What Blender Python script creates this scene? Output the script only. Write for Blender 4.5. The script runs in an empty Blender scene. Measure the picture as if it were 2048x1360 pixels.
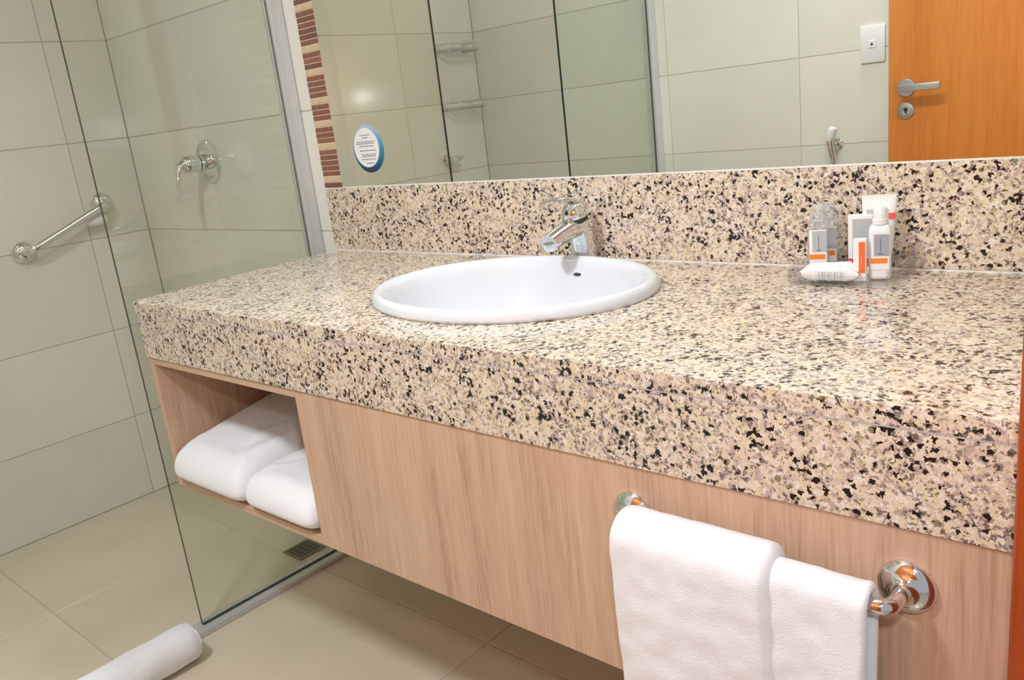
import bpy, bmesh, math, random
from mathutils import Vector, Matrix, noise
random.seed(7)
PI = math.pi
sc = bpy.context.scene
COL = sc.collection

# ------------------------------------------------------------------ camera
cd = bpy.data.cameras.new('camera'); cam = bpy.data.objects.new('camera', cd); COL.objects.link(cam)
cam.location = (1.742, -1.2959, 1.1329); cam.rotation_euler = (1.3022, 0.1149, 0.7199)
cd.sensor_width = 36; cd.lens = 1684.4 / 2048 * 36; cd.clip_start = 0.01
cd.dof.use_dof = False
sc.camera = cam
# ------------------------------------------------------------------ world, lights, exposure
w = bpy.data.worlds.new('world'); sc.world = w; w.use_nodes = True
bg = w.node_tree.nodes['Background']; bg.inputs[0].default_value = (0.94, 0.96, 1.0, 1); bg.inputs[1].default_value = 0.45
def area(name, loc, target, sx, sy, power, col, spread=180):
    l = bpy.data.lights.new(name, 'AREA'); l.shape = 'RECTANGLE'; l.size = sx; l.size_y = sy
    l.energy = power; l.color = col; l.spread = math.radians(spread)
    o = bpy.data.objects.new(name, l); COL.objects.link(o); o.location = loc
    o.rotation_euler = (Vector(target) - Vector(loc)).to_track_quat('-Z', 'Y').to_euler()
    return o
area('ceiling_lamp', (0.95, -0.75, 2.37), (0.95, -0.75, 0), 0.7, 0.5, 1.5, (0.84, 0.93, 1.0))
area('front_wall_fill', (0.95, -0.10, 2.26), (0.60, -1.71, 1.20), 0.9, 0.12, 12.5, (0.85, 0.935, 1.0), 135)  # added fill above the mirror to brighten the front wall, no fixture there
area('shower_fill', (-0.50, -1.15, 2.37), (-0.50, -1.15, 0), 0.25, 0.25, 1.3, (0.86, 0.94, 1.0))  # added weak fill that lifts the shower walls, not a known lamp
area('vanity_key_fill', (0.75, -1.58, 2.35), (0.85, -0.40, 0.60), 0.26, 0.26, 17, (0.84, 0.93, 1.0), 125)  # added key light standing in for bounced flash, placed unseen under the ceiling
fl_ = bpy.data.lights.new('camera_flash', 'POINT'); fl_.energy = 15; fl_.shadow_soft_size = 0.03; fl_.color = (0.86, 0.94, 1.0)
fo_ = bpy.data.objects.new('camera_flash', fl_); COL.objects.link(fo_); fo_.location = (1.742, -1.24, 1.28)
vs = sc.view_settings
vs.view_transform = 'Standard'; vs.look = 'None'; vs.gamma = 1; vs.use_curve_mapping = False
vs.exposure = 0.0

# ------------------------------------------------------------------ dimensions (metres)
XL, YF, XR, ZC = -1.062, -1.71, 1.63, 2.40      # left wall, front wall, right wall, ceiling
ZT, DC, ZA, ZB = 0.84, 0.56, 0.719, 0.425        # worktop top, depth, apron bottom, cabinet bottom
XG, YG = -0.1105, -0.5315                        # shower glass plane and its free edge
TZ0, TH = 0.2815, 0.301                          # wall tile courses

# ------------------------------------------------------------------ materials
def srgb(r, g, b):
    f = lambda c: (c / 255 / 12.92) if c / 255 <= 0.04045 else ((c / 255 + 0.055) / 1.055) ** 2.4
    return (f(r), f(g), f(b), 1)
class NT:
    def __init__(s, name):
        s.m = bpy.data.materials.new(name); s.m.use_nodes = True; s.t = s.m.node_tree
        s.t.nodes.clear(); s.out = s.n('ShaderNodeOutputMaterial')
    def n(s, kind, **kw):
        nd = s.t.nodes.new(kind)
        for k, v in kw.items():
            if k in nd.inputs: nd.inputs[k].default_value = v
            else: setattr(nd, k, v)
        return nd
    def l(s, a, b): s.t.links.new(a, b)
    def ramp(s, stops, interp='LINEAR'):
        r = s.n('ShaderNodeValToRGB'); r.color_ramp.interpolation = interp
        e = r.color_ramp.elements
        while len(e) > 1: e.remove(e[-1])
        e[0].position, e[0].color = stops[0]
        for p, c in stops[1:]:
            x = e.new(p); x.color = c
        return r
    def mix(s, fac, a, b, blend='MIX'):
        m = s.n('ShaderNodeMix', data_type='RGBA', blend_type=blend)
        for sock, v in ((m.inputs[0], fac), (m.inputs[6], a), (m.inputs[7], b)):
            if hasattr(v, 'is_output'): s.l(v, sock)
            else: sock.default_value = v
        return m.outputs[2]
    def coords(s, scale=(1, 1, 1), rot=(0, 0, 0)):
        tc = s.n('ShaderNodeTexCoord'); mp = s.n('ShaderNodeMapping')
        mp.inputs['Scale'].default_value = scale; mp.inputs['Rotation'].default_value = rot
        s.l(tc.outputs['Object'], mp.inputs[0]); return mp.outputs[0]
    def bsdf(s, **kw):
        b = s.n('ShaderNodeBsdfPrincipled')
        for k, v in kw.items():
            k = k.replace('_', ' ')
            if hasattr(v, 'is_output'): s.l(v, b.inputs[k])
            else: b.inputs[k].default_value = v
        s.l(b.outputs[0], s.out.inputs[0]); return b
    def bump(s, b, h, strength, dist):
        bn = s.n('ShaderNodeBump'); bn.inputs['Strength'].default_value = strength; bn.inputs['Distance'].default_value = dist
        s.l(h, bn.inputs['Height']); s.l(bn.outputs[0], b.inputs['Normal'])
M = {}
def plain(name, col, rough=0.5, metal=0.0, **kw):
    t = NT(name); t.bsdf(Base_Color=col, Roughness=rough, Metallic=metal, **kw); M[name] = t.m
plain('chrome', (0.80, 0.81, 0.82, 1), 0.07, 1.0)
plain('brushed_steel', (0.55, 0.56, 0.58, 1), 0.32, 1.0)
plain('aluminium', (0.66, 0.67, 0.67, 1), 0.38, 0.55)
plain('ceramic', srgb(214, 215, 218), 0.08, 0.0, IOR=1.5)
plain('white_plastic', srgb(232, 230, 228), 0.35)
plain('paper_white', srgb(236, 233, 230), 0.5)
plain('label_grey', srgb(176, 180, 180), 0.5)
plain('label_mauve', srgb(160, 158, 168), 0.5)
plain('print_dark', srgb(110, 110, 125), 0.6)
plain('print_pale', srgb(205, 200, 198), 0.6)
plain('orange_print', srgb(240, 105, 40), 0.5)
plain('red_print', srgb(226, 66, 36), 0.5)
plain('amber_print', srgb(238, 132, 40), 0.5)
plain('dark', (0.012, 0.012, 0.012, 1), 0.5)
plain('rubber', (0.03, 0.035, 0.03, 1), 0.6)
plain('grout', srgb(188, 181, 163), 0.85)
plain('plaster', srgb(226, 220, 205), 0.8)
plain('sealant', srgb(232, 226, 218), 0.4)
plain('seam', srgb(188, 180, 182), 0.35)
plain('grate_metal', (0.22, 0.225, 0.19, 1), 0.4, 0.5)
plain('mosaic_grout', srgb(226, 214, 204), 0.8)
t = NT('mirror_silver'); g = t.n('ShaderNodeBsdfGlossy', Color=(0.90, 0.92, 0.885, 1), Roughness=0.0); t.l(g.outputs[0], t.out.inputs[0]); M['mirror_silver'] = t.m
def clear(name, tint, gloss=1.0, rough=0.0):
    t = NT(name); tr = t.n('ShaderNodeBsdfTransparent', Color=tint); g = t.n('ShaderNodeBsdfGlossy', Color=(1, 1, 1, 1), Roughness=rough)
    lw = t.n('ShaderNodeLayerWeight', Blend=0.5)
    p = t.n('ShaderNodeMath', operation='POWER'); t.l(lw.outputs['Facing'], p.inputs[0]); p.inputs[1].default_value = 5
    ma = t.n('ShaderNodeMath', operation='MULTIPLY_ADD'); t.l(p.outputs[0], ma.inputs[0]); ma.inputs[1].default_value = 0.9 * gloss; ma.inputs[2].default_value = 0.04 * gloss
    mx = t.n('ShaderNodeMixShader'); t.l(ma.outputs[0], mx.inputs[0]); t.l(tr.outputs[0], mx.inputs[1]); t.l(g.outputs[0], mx.inputs[2])
    t.l(mx.outputs[0], t.out.inputs[0]); M[name] = t.m
clear('glass', (0.955, 0.980, 0.952, 1))
clear('clear_plastic', (0.93, 0.935, 0.94, 1), 1.6, 0.05)
_t = M['clear_plastic'].node_tree; _o = [n for n in _t.nodes if n.type == 'OUTPUT_MATERIAL'][0]; _src = _o.inputs[0].links[0].from_socket
_d = _t.nodes.new('ShaderNodeBsdfDiffuse'); _d.inputs[0].default_value = srgb(225, 227, 230); _mx = _t.nodes.new('ShaderNodeMixShader'); _mx.inputs[0].default_value = 0.26
_t.links.new(_src, _mx.inputs[1]); _t.links.new(_d.outputs[0], _mx.inputs[2]); _t.links.new(_mx.outputs[0], _o.inputs[0])
clear('acrylic', (0.95, 0.95, 0.955, 1), 1.2)
plain('glass_edge', (0.012, 0.03, 0.02, 1), 0.25)
# tiles
def tile_mat(name, c0, c1, rough, vein=0.5):
    t = NT(name); v = t.coords((2.2, 2.2, 2.2)); oi = t.n('ShaderNodeObjectInfo')
    add = t.n('ShaderNodeVectorMath', operation='ADD'); t.l(v, add.inputs[0])
    sc_ = t.n('ShaderNodeVectorMath', operation='SCALE'); sc_.inputs[0].default_value = (7, 3, 11); t.l(oi.outputs['Random'], sc_.inputs['Scale']); t.l(sc_.outputs[0], add.inputs[1])
    nz = t.n('ShaderNodeTexNoise', Scale=1.6, Detail=5.0, Roughness=0.55); t.l(add.outputs[0], nz.inputs['Vector'])
    r = t.ramp([(0.3, c0), (0.7, c1)]); t.l(nz.outputs[0], r.inputs[0])
    mr = t.n('ShaderNodeMapRange'); mr.inputs[3].default_value = 0.965; mr.inputs[4].default_value = 1.02; t.l(oi.outputs['Random'], mr.inputs[0])
    hs = t.n('ShaderNodeHueSaturation'); t.l(r.outputs[0], hs.inputs['Color']); t.l(mr.outputs[0], hs.inputs['Value'])
    b = t.bsdf(Base_Color=hs.outputs[0], Roughness=rough, IOR=1.5)
    n2 = t.n('ShaderNodeTexNoise', Scale=3.0, Detail=2.0); t.l(add.outputs[0], n2.inputs['Vector']); t.bump(b, n2.outputs[0], 0.05, 0.02)
    M[name] = t.m
tile_mat('wall_tile', srgb(221, 217, 204), srgb(228, 223, 211), 0.12)
tile_mat('floor_tile', srgb(212, 198, 173), srgb(221, 207, 184), 0.22)
# granite
def granite():
    t = NT('granite'); v = t.coords()
    wz = t.n('ShaderNodeTexNoise', Scale=170.0, Detail=3.0, Roughness=0.6); t.l(v, wz.inputs['Vector'])
    sub = t.n('ShaderNodeVectorMath', operation='SUBTRACT'); t.l(wz.outputs['Color'], sub.inputs[0]); sub.inputs[1].default_value = (0.5, 0.5, 0.5)
    scl = t.n('ShaderNodeVectorMath', operation='SCALE'); scl.inputs['Scale'].default_value = 0.011; t.l(sub.outputs[0], scl.inputs[0])
    ad = t.n('ShaderNodeVectorMath', operation='ADD'); t.l(v, ad.inputs[0]); t.l(scl.outputs[0], ad.inputs[1])
    vo = t.n('ShaderNodeTexVoronoi', Scale=190.0); t.l(ad.outputs[0], vo.inputs['Vector'])
    sep = t.n('ShaderNodeSeparateColor'); t.l(vo.outputs['Color'], sep.inputs[0])
    base = t.ramp([(0.0, srgb(224, 205, 183)), (0.24, srgb(212, 189, 174)), (0.40, srgb(228, 212, 192)), (0.60, srgb(222, 204, 168)), (0.76, srgb(190, 168, 160)), (0.86, srgb(233, 221, 205))], 'CONSTANT')
    t.l(sep.outputs[0], base.inputs[0])
    def zone(sc_, lo, hi):      # cloudy zones where the dark grains gather
        zn = t.n('ShaderNodeTexNoise', Scale=sc_, Detail=2.0); t.l(v, zn.inputs['Vector'])
        zr = t.n('ShaderNodeMapRange'); zr.inputs[1].default_value = 0.36; zr.inputs[2].default_value = 0.66; zr.inputs[3].default_value = lo; zr.inputs[4].default_value = hi; t.l(zn.outputs[0], zr.inputs[0]); return zr.outputs[0]
    def grains(sc_, z_, stops):
        vo2 = t.n('ShaderNodeTexVoronoi', Scale=sc_); t.l(ad.outputs[0], vo2.inputs['Vector'])
        sep2 = t.n('ShaderNodeSeparateColor'); t.l(vo2.outputs['Color'], sep2.inputs[0])
        sb = t.n('ShaderNodeMath', operation='SUBTRACT'); t.l(sep2.outputs[1], sb.inputs[0]); t.l(z_, sb.inputs[1])
        mk = t.ramp(stops, 'CONSTANT'); t.l(sb.outputs[0], mk.inputs[0]); return mk.outputs[0]
    W1 = lambda q: (q, q, q, 1)
    zA = zone(30.0, -0.10, 0.14); zB = zone(55.0, -0.06, 0.16)
    c0 = t.mix(grains(330.0, zB, [(0.0, W1(0.80)), (0.06, W1(0.5)), (0.13, W1(0.22)), (0.20, W1(0))]), base.outputs[0], srgb(86, 74, 68))
    c1 = t.mix(grains(205.0, zA, [(0.0, W1(1)), (0.075, W1(0.66)), (0.125, W1(0.30)), (0.17, W1(0))]), c0, srgb(34, 31, 31))
    fn = t.n('ShaderNodeTexNoise', Scale=520.0, Detail=2.0); t.l(v, fn.inputs['Vector'])
    fr = t.ramp([(0.30, (0.80, 0.79, 0.78, 1)), (0.6, (1.05, 1.04, 1.03, 1))]); t.l(fn.outputs[0], fr.inputs[0])
    c2 = t.mix(0.8, c1, fr.outputs[0], 'MULTIPLY')
    t.bsdf(Base_Color=c2, Roughness=0.10, IOR=1.5); M['granite'] = t.m
granite()
def wood(name, stops, axis='z', rough=0.45, fine=1.0):
    t = NT(name); s = {'z': (1, 1, 0.045), 'x': (0.045, 1, 1), 'y': (1, 0.045, 1)}[axis]
    v = t.coords(s)
    n1 = t.n('ShaderNodeTexNoise', Scale=34.0 * fine, Detail=6.0, Roughness=0.62); n1.inputs['Distortion'].default_value = 0.5; t.l(v, n1.inputs['Vector'])
    n2 = t.n('ShaderNodeTexNoise', Scale=300.0 * fine, Detail=3.0, Roughness=0.6); t.l(v, n2.inputs['Vector'])
    m_ = t.n('ShaderNodeMath', operation='MULTIPLY_ADD'); t.l(n2.outputs[0], m_.inputs[0]); m_.inputs[1].default_value = 0.45
    m2 = t.n('ShaderNodeMath', operation='MULTIPLY'); t.l(n1.outputs[0], m2.inputs[0]); m2.inputs[1].default_value = 0.55; t.l(m2.outputs[0], m_.inputs[2])
    r = t.ramp(stops); t.l(m_.outputs[0], r.inputs[0])
    b = t.bsdf(Base_Color=r.outputs[0], Roughness=rough); t.bump(b, n2.outputs[0], 0.08, 0.001); M[name] = t.m
oak = [(0.30, srgb(168, 130, 105)), (0.45, srgb(196, 160, 133)), (0.58, srgb(208, 174, 146)), (0.72, srgb(217, 187, 161))]
wood('oak', oak); wood('oak_along', oak, 'x'); wood('oak_deep', oak, 'y')
wood('frame_wood', [(0.3, srgb(142, 56, 22)), (0.5, srgb(160, 68, 28)), (0.7, srgb(172, 80, 36))], 'z', 0.3, 0.6)
wood('door_wood', [(0.3, srgb(186, 102, 34)), (0.5, srgb(202, 118, 44)), (0.7, srgb(212, 134, 60))], 'z', 0.3, 0.6)
def terry(name, col):
    t = NT(name); v = t.coords()
    n1 = t.n('ShaderNodeTexNoise', Scale=520.0, Detail=3.0, Roughness=0.7); t.l(v, n1.inputs['Vector'])
    n2 = t.n('ShaderNodeTexNoise', Scale=60.0, Detail=3.0); t.l(v, n2.inputs['Vector'])
    a = t.n('ShaderNodeMath', operation='MULTIPLY_ADD'); t.l(n2.outputs[0], a.inputs[0]); a.inputs[1].default_value = 0.8; t.l(n1.outputs[0], a.inputs[2])
    b = t.bsdf(Base_Color=col, Roughness=0.95, Sheen_Weight=0.25, Specular_IOR_Level=0.1); t.bump(b, a.outputs[0], 0.55, 0.0022); M[name] = t.m
terry('terry', srgb(244, 243, 244))
for i, (c, d) in enumerate([((122, 78, 62), (150, 98, 76)), ((104, 70, 58), (136, 92, 74)), ((140, 84, 62), (160, 104, 80)), ((204, 174, 140), (220, 190, 158))]):
    t = NT('mosaic_%d' % i); v = t.coords((20, 20, 60)); n = t.n('ShaderNodeTexNoise', Scale=6.0, Detail=4.0); t.l(v, n.inputs['Vector'])
    r = t.ramp([(0.35, srgb(*c)), (0.65, srgb(*d))]); t.l(n.outputs[0], r.inputs[0]); t.bsdf(Base_Color=r.outputs[0], Roughness=0.35); M['mosaic_%d' % i] = t.m
t = NT('sticker_blue'); v = t.coords(); sx = t.n('ShaderNodeSeparateXYZ'); t.l(v, sx.inputs[0])
a = t.n('ShaderNodeMath', operation='MULTIPLY_ADD'); t.l(sx.outputs[0], a.inputs[0]); a.inputs[1].default_value = -2.2; t.l(sx.outputs[2], a.inputs[2])
mr = t.n('ShaderNodeMapRange'); mr.inputs[1].default_value = -0.10; mr.inputs[2].default_value = 0.20; t.l(a.outputs[0], mr.inputs[0])
mr2 = t.n('ShaderNodeMapRange'); mr2.inputs[1].default_value = 0.0; mr2.inputs[2].default_value = 0.11; t.l(sx.outputs[2], mr2.inputs[0])
r = t.ramp([(0.0, srgb(28, 36, 70)), (0.16, srgb(20, 84, 118)), (0.45, srgb(48, 132, 168)), (0.7, srgb(110, 158, 196)), (1.0, srgb(176, 200, 222))]); t.l(mr2.outputs[0], r.inputs[0])
t.bsdf(Base_Color=r.outputs[0], Roughness=0.4); M['sticker_blue'] = t.m

# ------------------------------------------------------------------ object helpers
WLOC = {}
def root(name, label, cat, loc, group=None, kind=None):
    o = bpy.data.objects.new(name, None); COL.objects.link(o); o.location = loc; o.empty_display_size = 0.05
    WLOC[o.name] = Vector(loc); tag(o, label, cat, group, kind); return o
def tag(o, label=None, cat=None, group=None, kind=None):
    if label: o['label'] = label
    if cat: o['category'] = cat
    if group: o['group'] = group
    if kind: o['kind'] = kind
    return o
def link(name, me, parent, wloc):
    o = bpy.data.objects.new(name, me); COL.objects.link(o); WLOC[o.name] = Vector(wloc)
    if parent is not None:
        o.parent = parent; o.location = Vector(wloc) - WLOC[parent.name]
    else: o.location = wloc
    return o
def build(name, bm, mat, parent=None, smooth=None, mats=None):
    """link a bmesh given in world coordinates as ONE mesh object whose origin is its base centre"""
    vsx = [v.co for v in bm.verts]
    lo = Vector([min(c[i] for c in vsx) for i in range(3)]); hi = Vector([max(c[i] for c in vsx) for i in range(3)])
    c = Vector(((lo.x + hi.x) / 2, (lo.y + hi.y) / 2, lo.z))
    bmesh.ops.translate(bm, verts=bm.verts, vec=-c)
    bmesh.ops.recalc_face_normals(bm, faces=bm.faces)
    me = bpy.data.meshes.new(name); bm.to_mesh(me); bm.free()
    for m_ in (mats or [mat]): me.materials.append(M[m_])
    if smooth is not None:
        for p in me.polygons: p.use_smooth = True
        if smooth < 179:
            me.set_sharp_from_angle(angle=math.radians(smooth))
    return link(name, me, parent, c)
def bx(bm, lo, hi, bevel=0.0, seg=1, mi=0):
    r = bmesh.ops.create_cube(bm, size=1); vs_ = r['verts']
    for v in vs_:
        v.co = Vector([lo[i] + (v.co[i] + 0.5) * (hi[i] - lo[i]) for i in range(3)])
    fs = {f for v in vs_ for f in v.link_faces}
    for f in fs: f.material_index = mi
    if bevel > 0:
        es = list({e for v in vs_ for e in v.link_edges})
        bmesh.ops.bevel(bm, geom=es, offset=bevel, segments=seg, affect='EDGES', profile=0.6)
def box(name, lo, hi, mat, parent=None, bevel=0.0, seg=1, smooth=None):
    bm = bmesh.new(); bx(bm, lo, hi, bevel, seg); return build(name, bm, mat, parent, smooth)
def frame_of(d):
    d = Vector(d).normalized(); up = Vector((0, 0, 1)) if abs(d.z) < 0.95 else Vector((1, 0, 0))
    a = d.cross(up).normalized(); return a, a.cross(d).normalized(), d
def loft(bm, rings, cap=True, closed=True):
    rows = [[bm.verts.new(p) for p in r] for r in rings]; n = len(rows[0])
    for a, b in zip(rows, rows[1:]):
        for i in range(n if closed else n - 1):
            j = (i + 1) % n
            bm.faces.new((a[i], a[j], b[j], b[i]))
    if cap:
        bm.faces.new(rows[0][::-1]); bm.faces.new(rows[-1])
    return rows
def lathe(bm, prof, origin, axis, n=32):
    """prof: (radius, distance along axis)"""
    a, b, d = frame_of(axis); o = Vector(origin)
    loft(bm, [[o + d * h + (a * math.cos(2 * PI * k / n) + b * math.sin(2 * PI * k / n)) * max(r, 1e-5) for k in range(n)] for r, h in prof])
def tube(bm, pts, rad, n=16, flat=1.0):
    pts = [Vector(p) for p in pts]; rings = []
    prev = None
    for i, p in enumerate(pts):
        d = (pts[min(i + 1, len(pts) - 1)] - pts[max(i - 1, 0)]).normalized()
        if prev is None: a, b, _ = frame_of(d)
        else:
            a = (prev - d * prev.dot(d)).normalized(); b = a.cross(d).normalized()
        prev = a; r = rad[i] if isinstance(rad, (list, tuple)) else rad
        ra, rb = r if isinstance(r, (list, tuple)) else (r, r * flat)
        rings.append([p + a * ra * math.cos(2 * PI * k / n) + b * rb * math.sin(2 * PI * k / n) for k in range(n)])
    loft(bm, rings)
def curve_pts(ctrl, n=24):
    """Catmull-Rom through control points"""
    P = [Vector(c) for c in ctrl]; P = [P[0] * 2 - P[1]] + P + [P[-1] * 2 - P[-2]]; out = []
    seg = len(P) - 3
    for i in range(n + 1):
        u = i / n * seg; k = min(int(u), seg - 1); f = u - k; p0, p1, p2, p3 = P[k:k + 4]
        out.append(0.5 * ((2 * p1) + (p2 - p0) * f + (2 * p0 - 5 * p1 + 4 * p2 - p3) * f * f + (3 * p1 - p0 - 3 * p2 + p3) * f ** 3))
    return out
def struct(name, lo, hi, mat, label, parent=None, cat=None):
    o = box(name, lo, hi, mat, parent); tag(o, label, cat or name.split('_')[0], kind='structure'); return o

# ------------------------------------------------------------------ room shell with separate tiles
TT, GAP = 0.008, 0.0026
tile_cache = {}
def tile_mesh(axis, a, b, mat):
    key = (axis, round(a, 4), round(b, 4), mat)
    if key not in tile_cache:
        bm = bmesh.new(); h = TT / 2
        s = {'x': (h, a / 2, b / 2), 'y': (a / 2, h, b / 2), 'z': (a / 2, b / 2, h)}[axis]
        bx(bm, [-q for q in s], s, 0.0012, 1)
        me = bpy.data.meshes.new('tile'); bm.to_mesh(me); bm.free(); me.materials.append(M[mat]); tile_cache[key] = me
    return tile_cache[key]
def cuts(lo, hi, joints):
    e = [lo] + [j for j in sorted(joints) if lo + 0.02 < j < hi - 0.02] + [hi]
    return list(zip(e, e[1:]))
def tiles(parent, axis, plane, sgn, ucuts, vcuts, mat, skip=None):
    for u0, u1 in ucuts:
        for v0, v1 in vcuts:
            if skip and skip(u0, u1, v0, v1): continue
            me = tile_mesh(axis, u1 - u0 - GAP, v1 - v0 - GAP, mat); u, v = (u0 + u1) / 2, (v0 + v1) / 2; p = plane - sgn * TT / 2
            link('tile', me, parent, {'x': (p, u, v), 'y': (u, p, v), 'z': (u, v, p)}[axis])
zc = cuts(0, ZC, [TZ0 + k * TH for k in range(8)])
BK = 0.0015   # grout lies this much behind the tile faces
wb = struct('wall_back', (XL - 0.1, BK, -0.05), (XR + 0.13, 0.12, ZC), 'grout', 'cream tiled back wall running from the shower behind the mirror')
tiles(wb, 'y', 0.0, -1, cuts(XL, XR, [-0.5845 + 0.56 * k for k in range(-1, 5)]), zc, 'wall_tile', lambda u0, u1, v0, v1: False)
wl = struct('wall_left', (XL - 0.12, YF - 0.1, -0.05), (XL - BK, 0.0, ZC), 'grout', 'cream tiled shower wall on the far left with the grab bar')
tiles(wl, 'x', XL, 1, cuts(YF, 0, [-0.193 - 0.525 * k for k in range(4)]), zc, 'wall_tile')
wf = struct('wall_front', (XL, YF - 0.12, -0.05), (XR + 0.13, YF - BK, ZC), 'grout', 'cream tiled wall seen in the mirror behind the orange door')
tiles(wf, 'y', YF, 1, cuts(XL, XR, [0.47 + 0.525 * k for k in range(-3, 4)]), zc, 'wall_tile')
YJ0, YJ1, ZD = -0.632, -1.490, 2.12     # door opening in the right wall
bm = bmesh.new()
bx(bm, (XR, YJ0 + 0.03, -0.05), (XR + 0.13, 0.0, ZC)); bx(bm, (XR, YF, -0.05), (XR + 0.13, YJ1 - 0.03, ZC)); bx(bm, (XR, YJ1 - 0.03, ZD + 0.03), (XR + 0.13, YJ0 + 0.03, ZC))
wr = build('wall_right', bm, 'plaster'); tag(wr, 'plastered right wall with the doorway at the end of the worktop', 'wall', kind='structure')
fl = struct('floor', (XL - 0.1, YF - 0.1, -0.06), (XR + 1.2, 0.1, -BK), 'grout', 'beige tiled bathroom floor under the vanity and in the shower')
yc = cuts(YF, 0, [-0.195, -0.72, -1.245])
tiles(fl, 'z', 0.0, 1, cuts(XL, -0.098, [-0.545]) + cuts(-0.098, XR + 0.13, [0.53, 1.13]), yc, 'floor_tile')
struct('ceiling', (XL - 0.1, YF - 0.1, ZC), (XR + 0.13, 0.1, ZC + 0.08), 'plaster', 'plain pale ceiling above the bathroom')

# door frame: jamb linings and architraves
tr = root('trim_1', 'orange wooden door frame at the right edge close to the camera', 'trim', (XR, YJ0, 0), kind='structure')
bm = bmesh.new(); bx(bm, (1.618, YJ0, 0), (XR + 0.145, YJ0 + 0.03, ZD), 0.002); build('jamb', bm, 'frame_wood', tr)
bm = bmesh.new(); bx(bm, (1.618, YJ0 + 0.0301, 0), (XR, YJ0 + 0.066, ZD + 0.06), 0.002); build('architrave', bm, 'frame_wood', tr)
bm = bmesh.new(); bx(bm, (1.618, YJ1 - 0.03, 0), (XR + 0.145, YJ1, ZD), 0.002); build('jamb', bm, 'frame_wood', tr)
bm = bmesh.new(); bx(bm, (1.618, YJ1, ZD), (XR + 0.145, YJ0, ZD + 0.03), 0.002); build('head', bm, 'frame_wood', tr)

# open door leaf standing in front of the front wall (seen in the mirror)
DX0, DX1, DY = 0.837, 1.604, -1.500
dr = root('door_1', 'open orange wooden door with lever handle seen in the mirror', 'door', ((DX0 + DX1) / 2, DY - 0.018, 0.008), kind='structure')
box('leaf', (DX0, DY - 0.035, 0.008), (DX1, DY, 2.10), 'door_wood', dr, 0.0015)
hx, hz = 0.889, 1.056
bm = bmesh.new(); lathe(bm, [(0.0, 0.009), (0.022, 0.009), (0.0255, 0.006), (0.026, 0.0), (0.0, 0.0)][::-1], (hx, DY, hz), (0, 1, 0)); rz_ = build('rosette', bm, 'brushed_steel', dr, 35)
bm = bmesh.new(); lathe(bm, [(0, 0), (0.0095, 0), (0.0095, 0.046), (0, 0.046)], (hx, DY + 0.008, hz), (0, 1, 0), 20)
bx(bm, (hx - 0.010, DY + 0.042, hz - 0.0105), (hx + 0.108, DY + 0.056, hz + 0.0105), 0.003, 2)
build('lever', bm, 'brushed_steel', dr, 35)
kz = 0.990
bm = bmesh.new(); lathe(bm, [(0, 0), (0.0245, 0), (0.024, 0.006), (0.021, 0.008), (0.010, 0.008), (0.009, 0.005), (0, 0.005)], (hx, DY, kz), (0, 1, 0)); ke = build('key_escutcheon', bm, 'brushed_steel', dr, 35)
bm = bmesh.new(); lathe(bm, [(0, 0), (0.0055, 0), (0.0055, 0.0055), (0, 0.0055)], (hx, DY + 0.0005, kz + 0.002), (0, 1, 0), 16); bx(bm, (hx - 0.0022, DY + 0.001, kz - 0.009), (hx + 0.0022, DY + 0.0058, kz)); build('keyhole', bm, 'dark', ke)

# ------------------------------------------------------------------ worktop, backsplash, cabinet
CX, CY, CA, CB = 0.803, -0.282, 0.264, 0.203      # basin ellipse
ct = root('granite_worktop', 'speckled beige granite worktop with deep front apron above the wooden cabinet', 'worktop', (0.81, -DC / 2, ZA))
def top_slab():
    bm = bmesh.new(); z1, z0 = ZT, ZT - 0.020; ha, hb = CA - 0.018, CB - 0.018
    poly = [Vector((-0.020, 0.0)), Vector((0.0, -DC)), Vector((XR, -DC)), Vector((XR, 0.0))]; c = Vector((CX, CY))
    def hit(ang):
        d = Vector((math.cos(ang), math.sin(ang))); best = None
        for p, q in zip(poly, poly[1:] + poly[:1]):
            e = q - p; den = d.x * e.y - d.y * e.x
            if abs(den) < 1e-9: continue
            s = ((p - c).x * e.y - (p - c).y * e.x) / den; u = ((p - c).x * d.y - (p - c).y * d.x) / den
            if s > 0 and -1e-6 <= u <= 1 + 1e-6 and (best is None or s < best): best = s
        return c + d * best
    angs = sorted([2 * PI * k / 96 for k in range(96)] + [math.atan2((p - c).y, (p - c).x) % (2 * PI) for p in poly])
    ot = []; it = []; ob = []; ib = []
    for a_ in angs:
        h = hit(a_); d = Vector((math.cos(a_), math.sin(a_))); r_ = 1 / math.sqrt((d.x / ha) ** 2 + (d.y / hb) ** 2); e = c + d * r_
        ot.append(bm.verts.new((h.x, h.y, z1))); ob.append(bm.verts.new((h.x, h.y, z0)))
        it.append(bm.verts.new((e.x, e.y, z1))); ib.append(bm.verts.new((e.x, e.y, z0)))
    n = len(angs)
    for i in range(n):
        j = (i + 1) % n
        bm.faces.new((ot[i], ot[j], it[j], it[i])); bm.faces.new((ob[j], ob[i], ib[i], ib[j]))
        bm.faces.new((ot[j], ot[i], ob[i], ob[j])); bm.faces.new((it[i], it[j], ib[j], ib[i]))
    es = [e for e in bm.edges if all(abs(v.co.y + DC) < 1e-5 and abs(v.co.z - z1) < 1e-5 for v in e.verts)]
    bmesh.ops.bevel(bm, geom=es, offset=0.005, segments=3, affect='EDGES', profile=0.5)
    return bm
build('top_slab', top_slab(), 'granite', ct)
bm = bmesh.new(); bx(bm, (0.004, -DC + 0.0006, ZA), (XR, -DC + 0.020, ZT - 0.0212), 0.0012); build('front_apron', bm, 'granite', ct)
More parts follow.
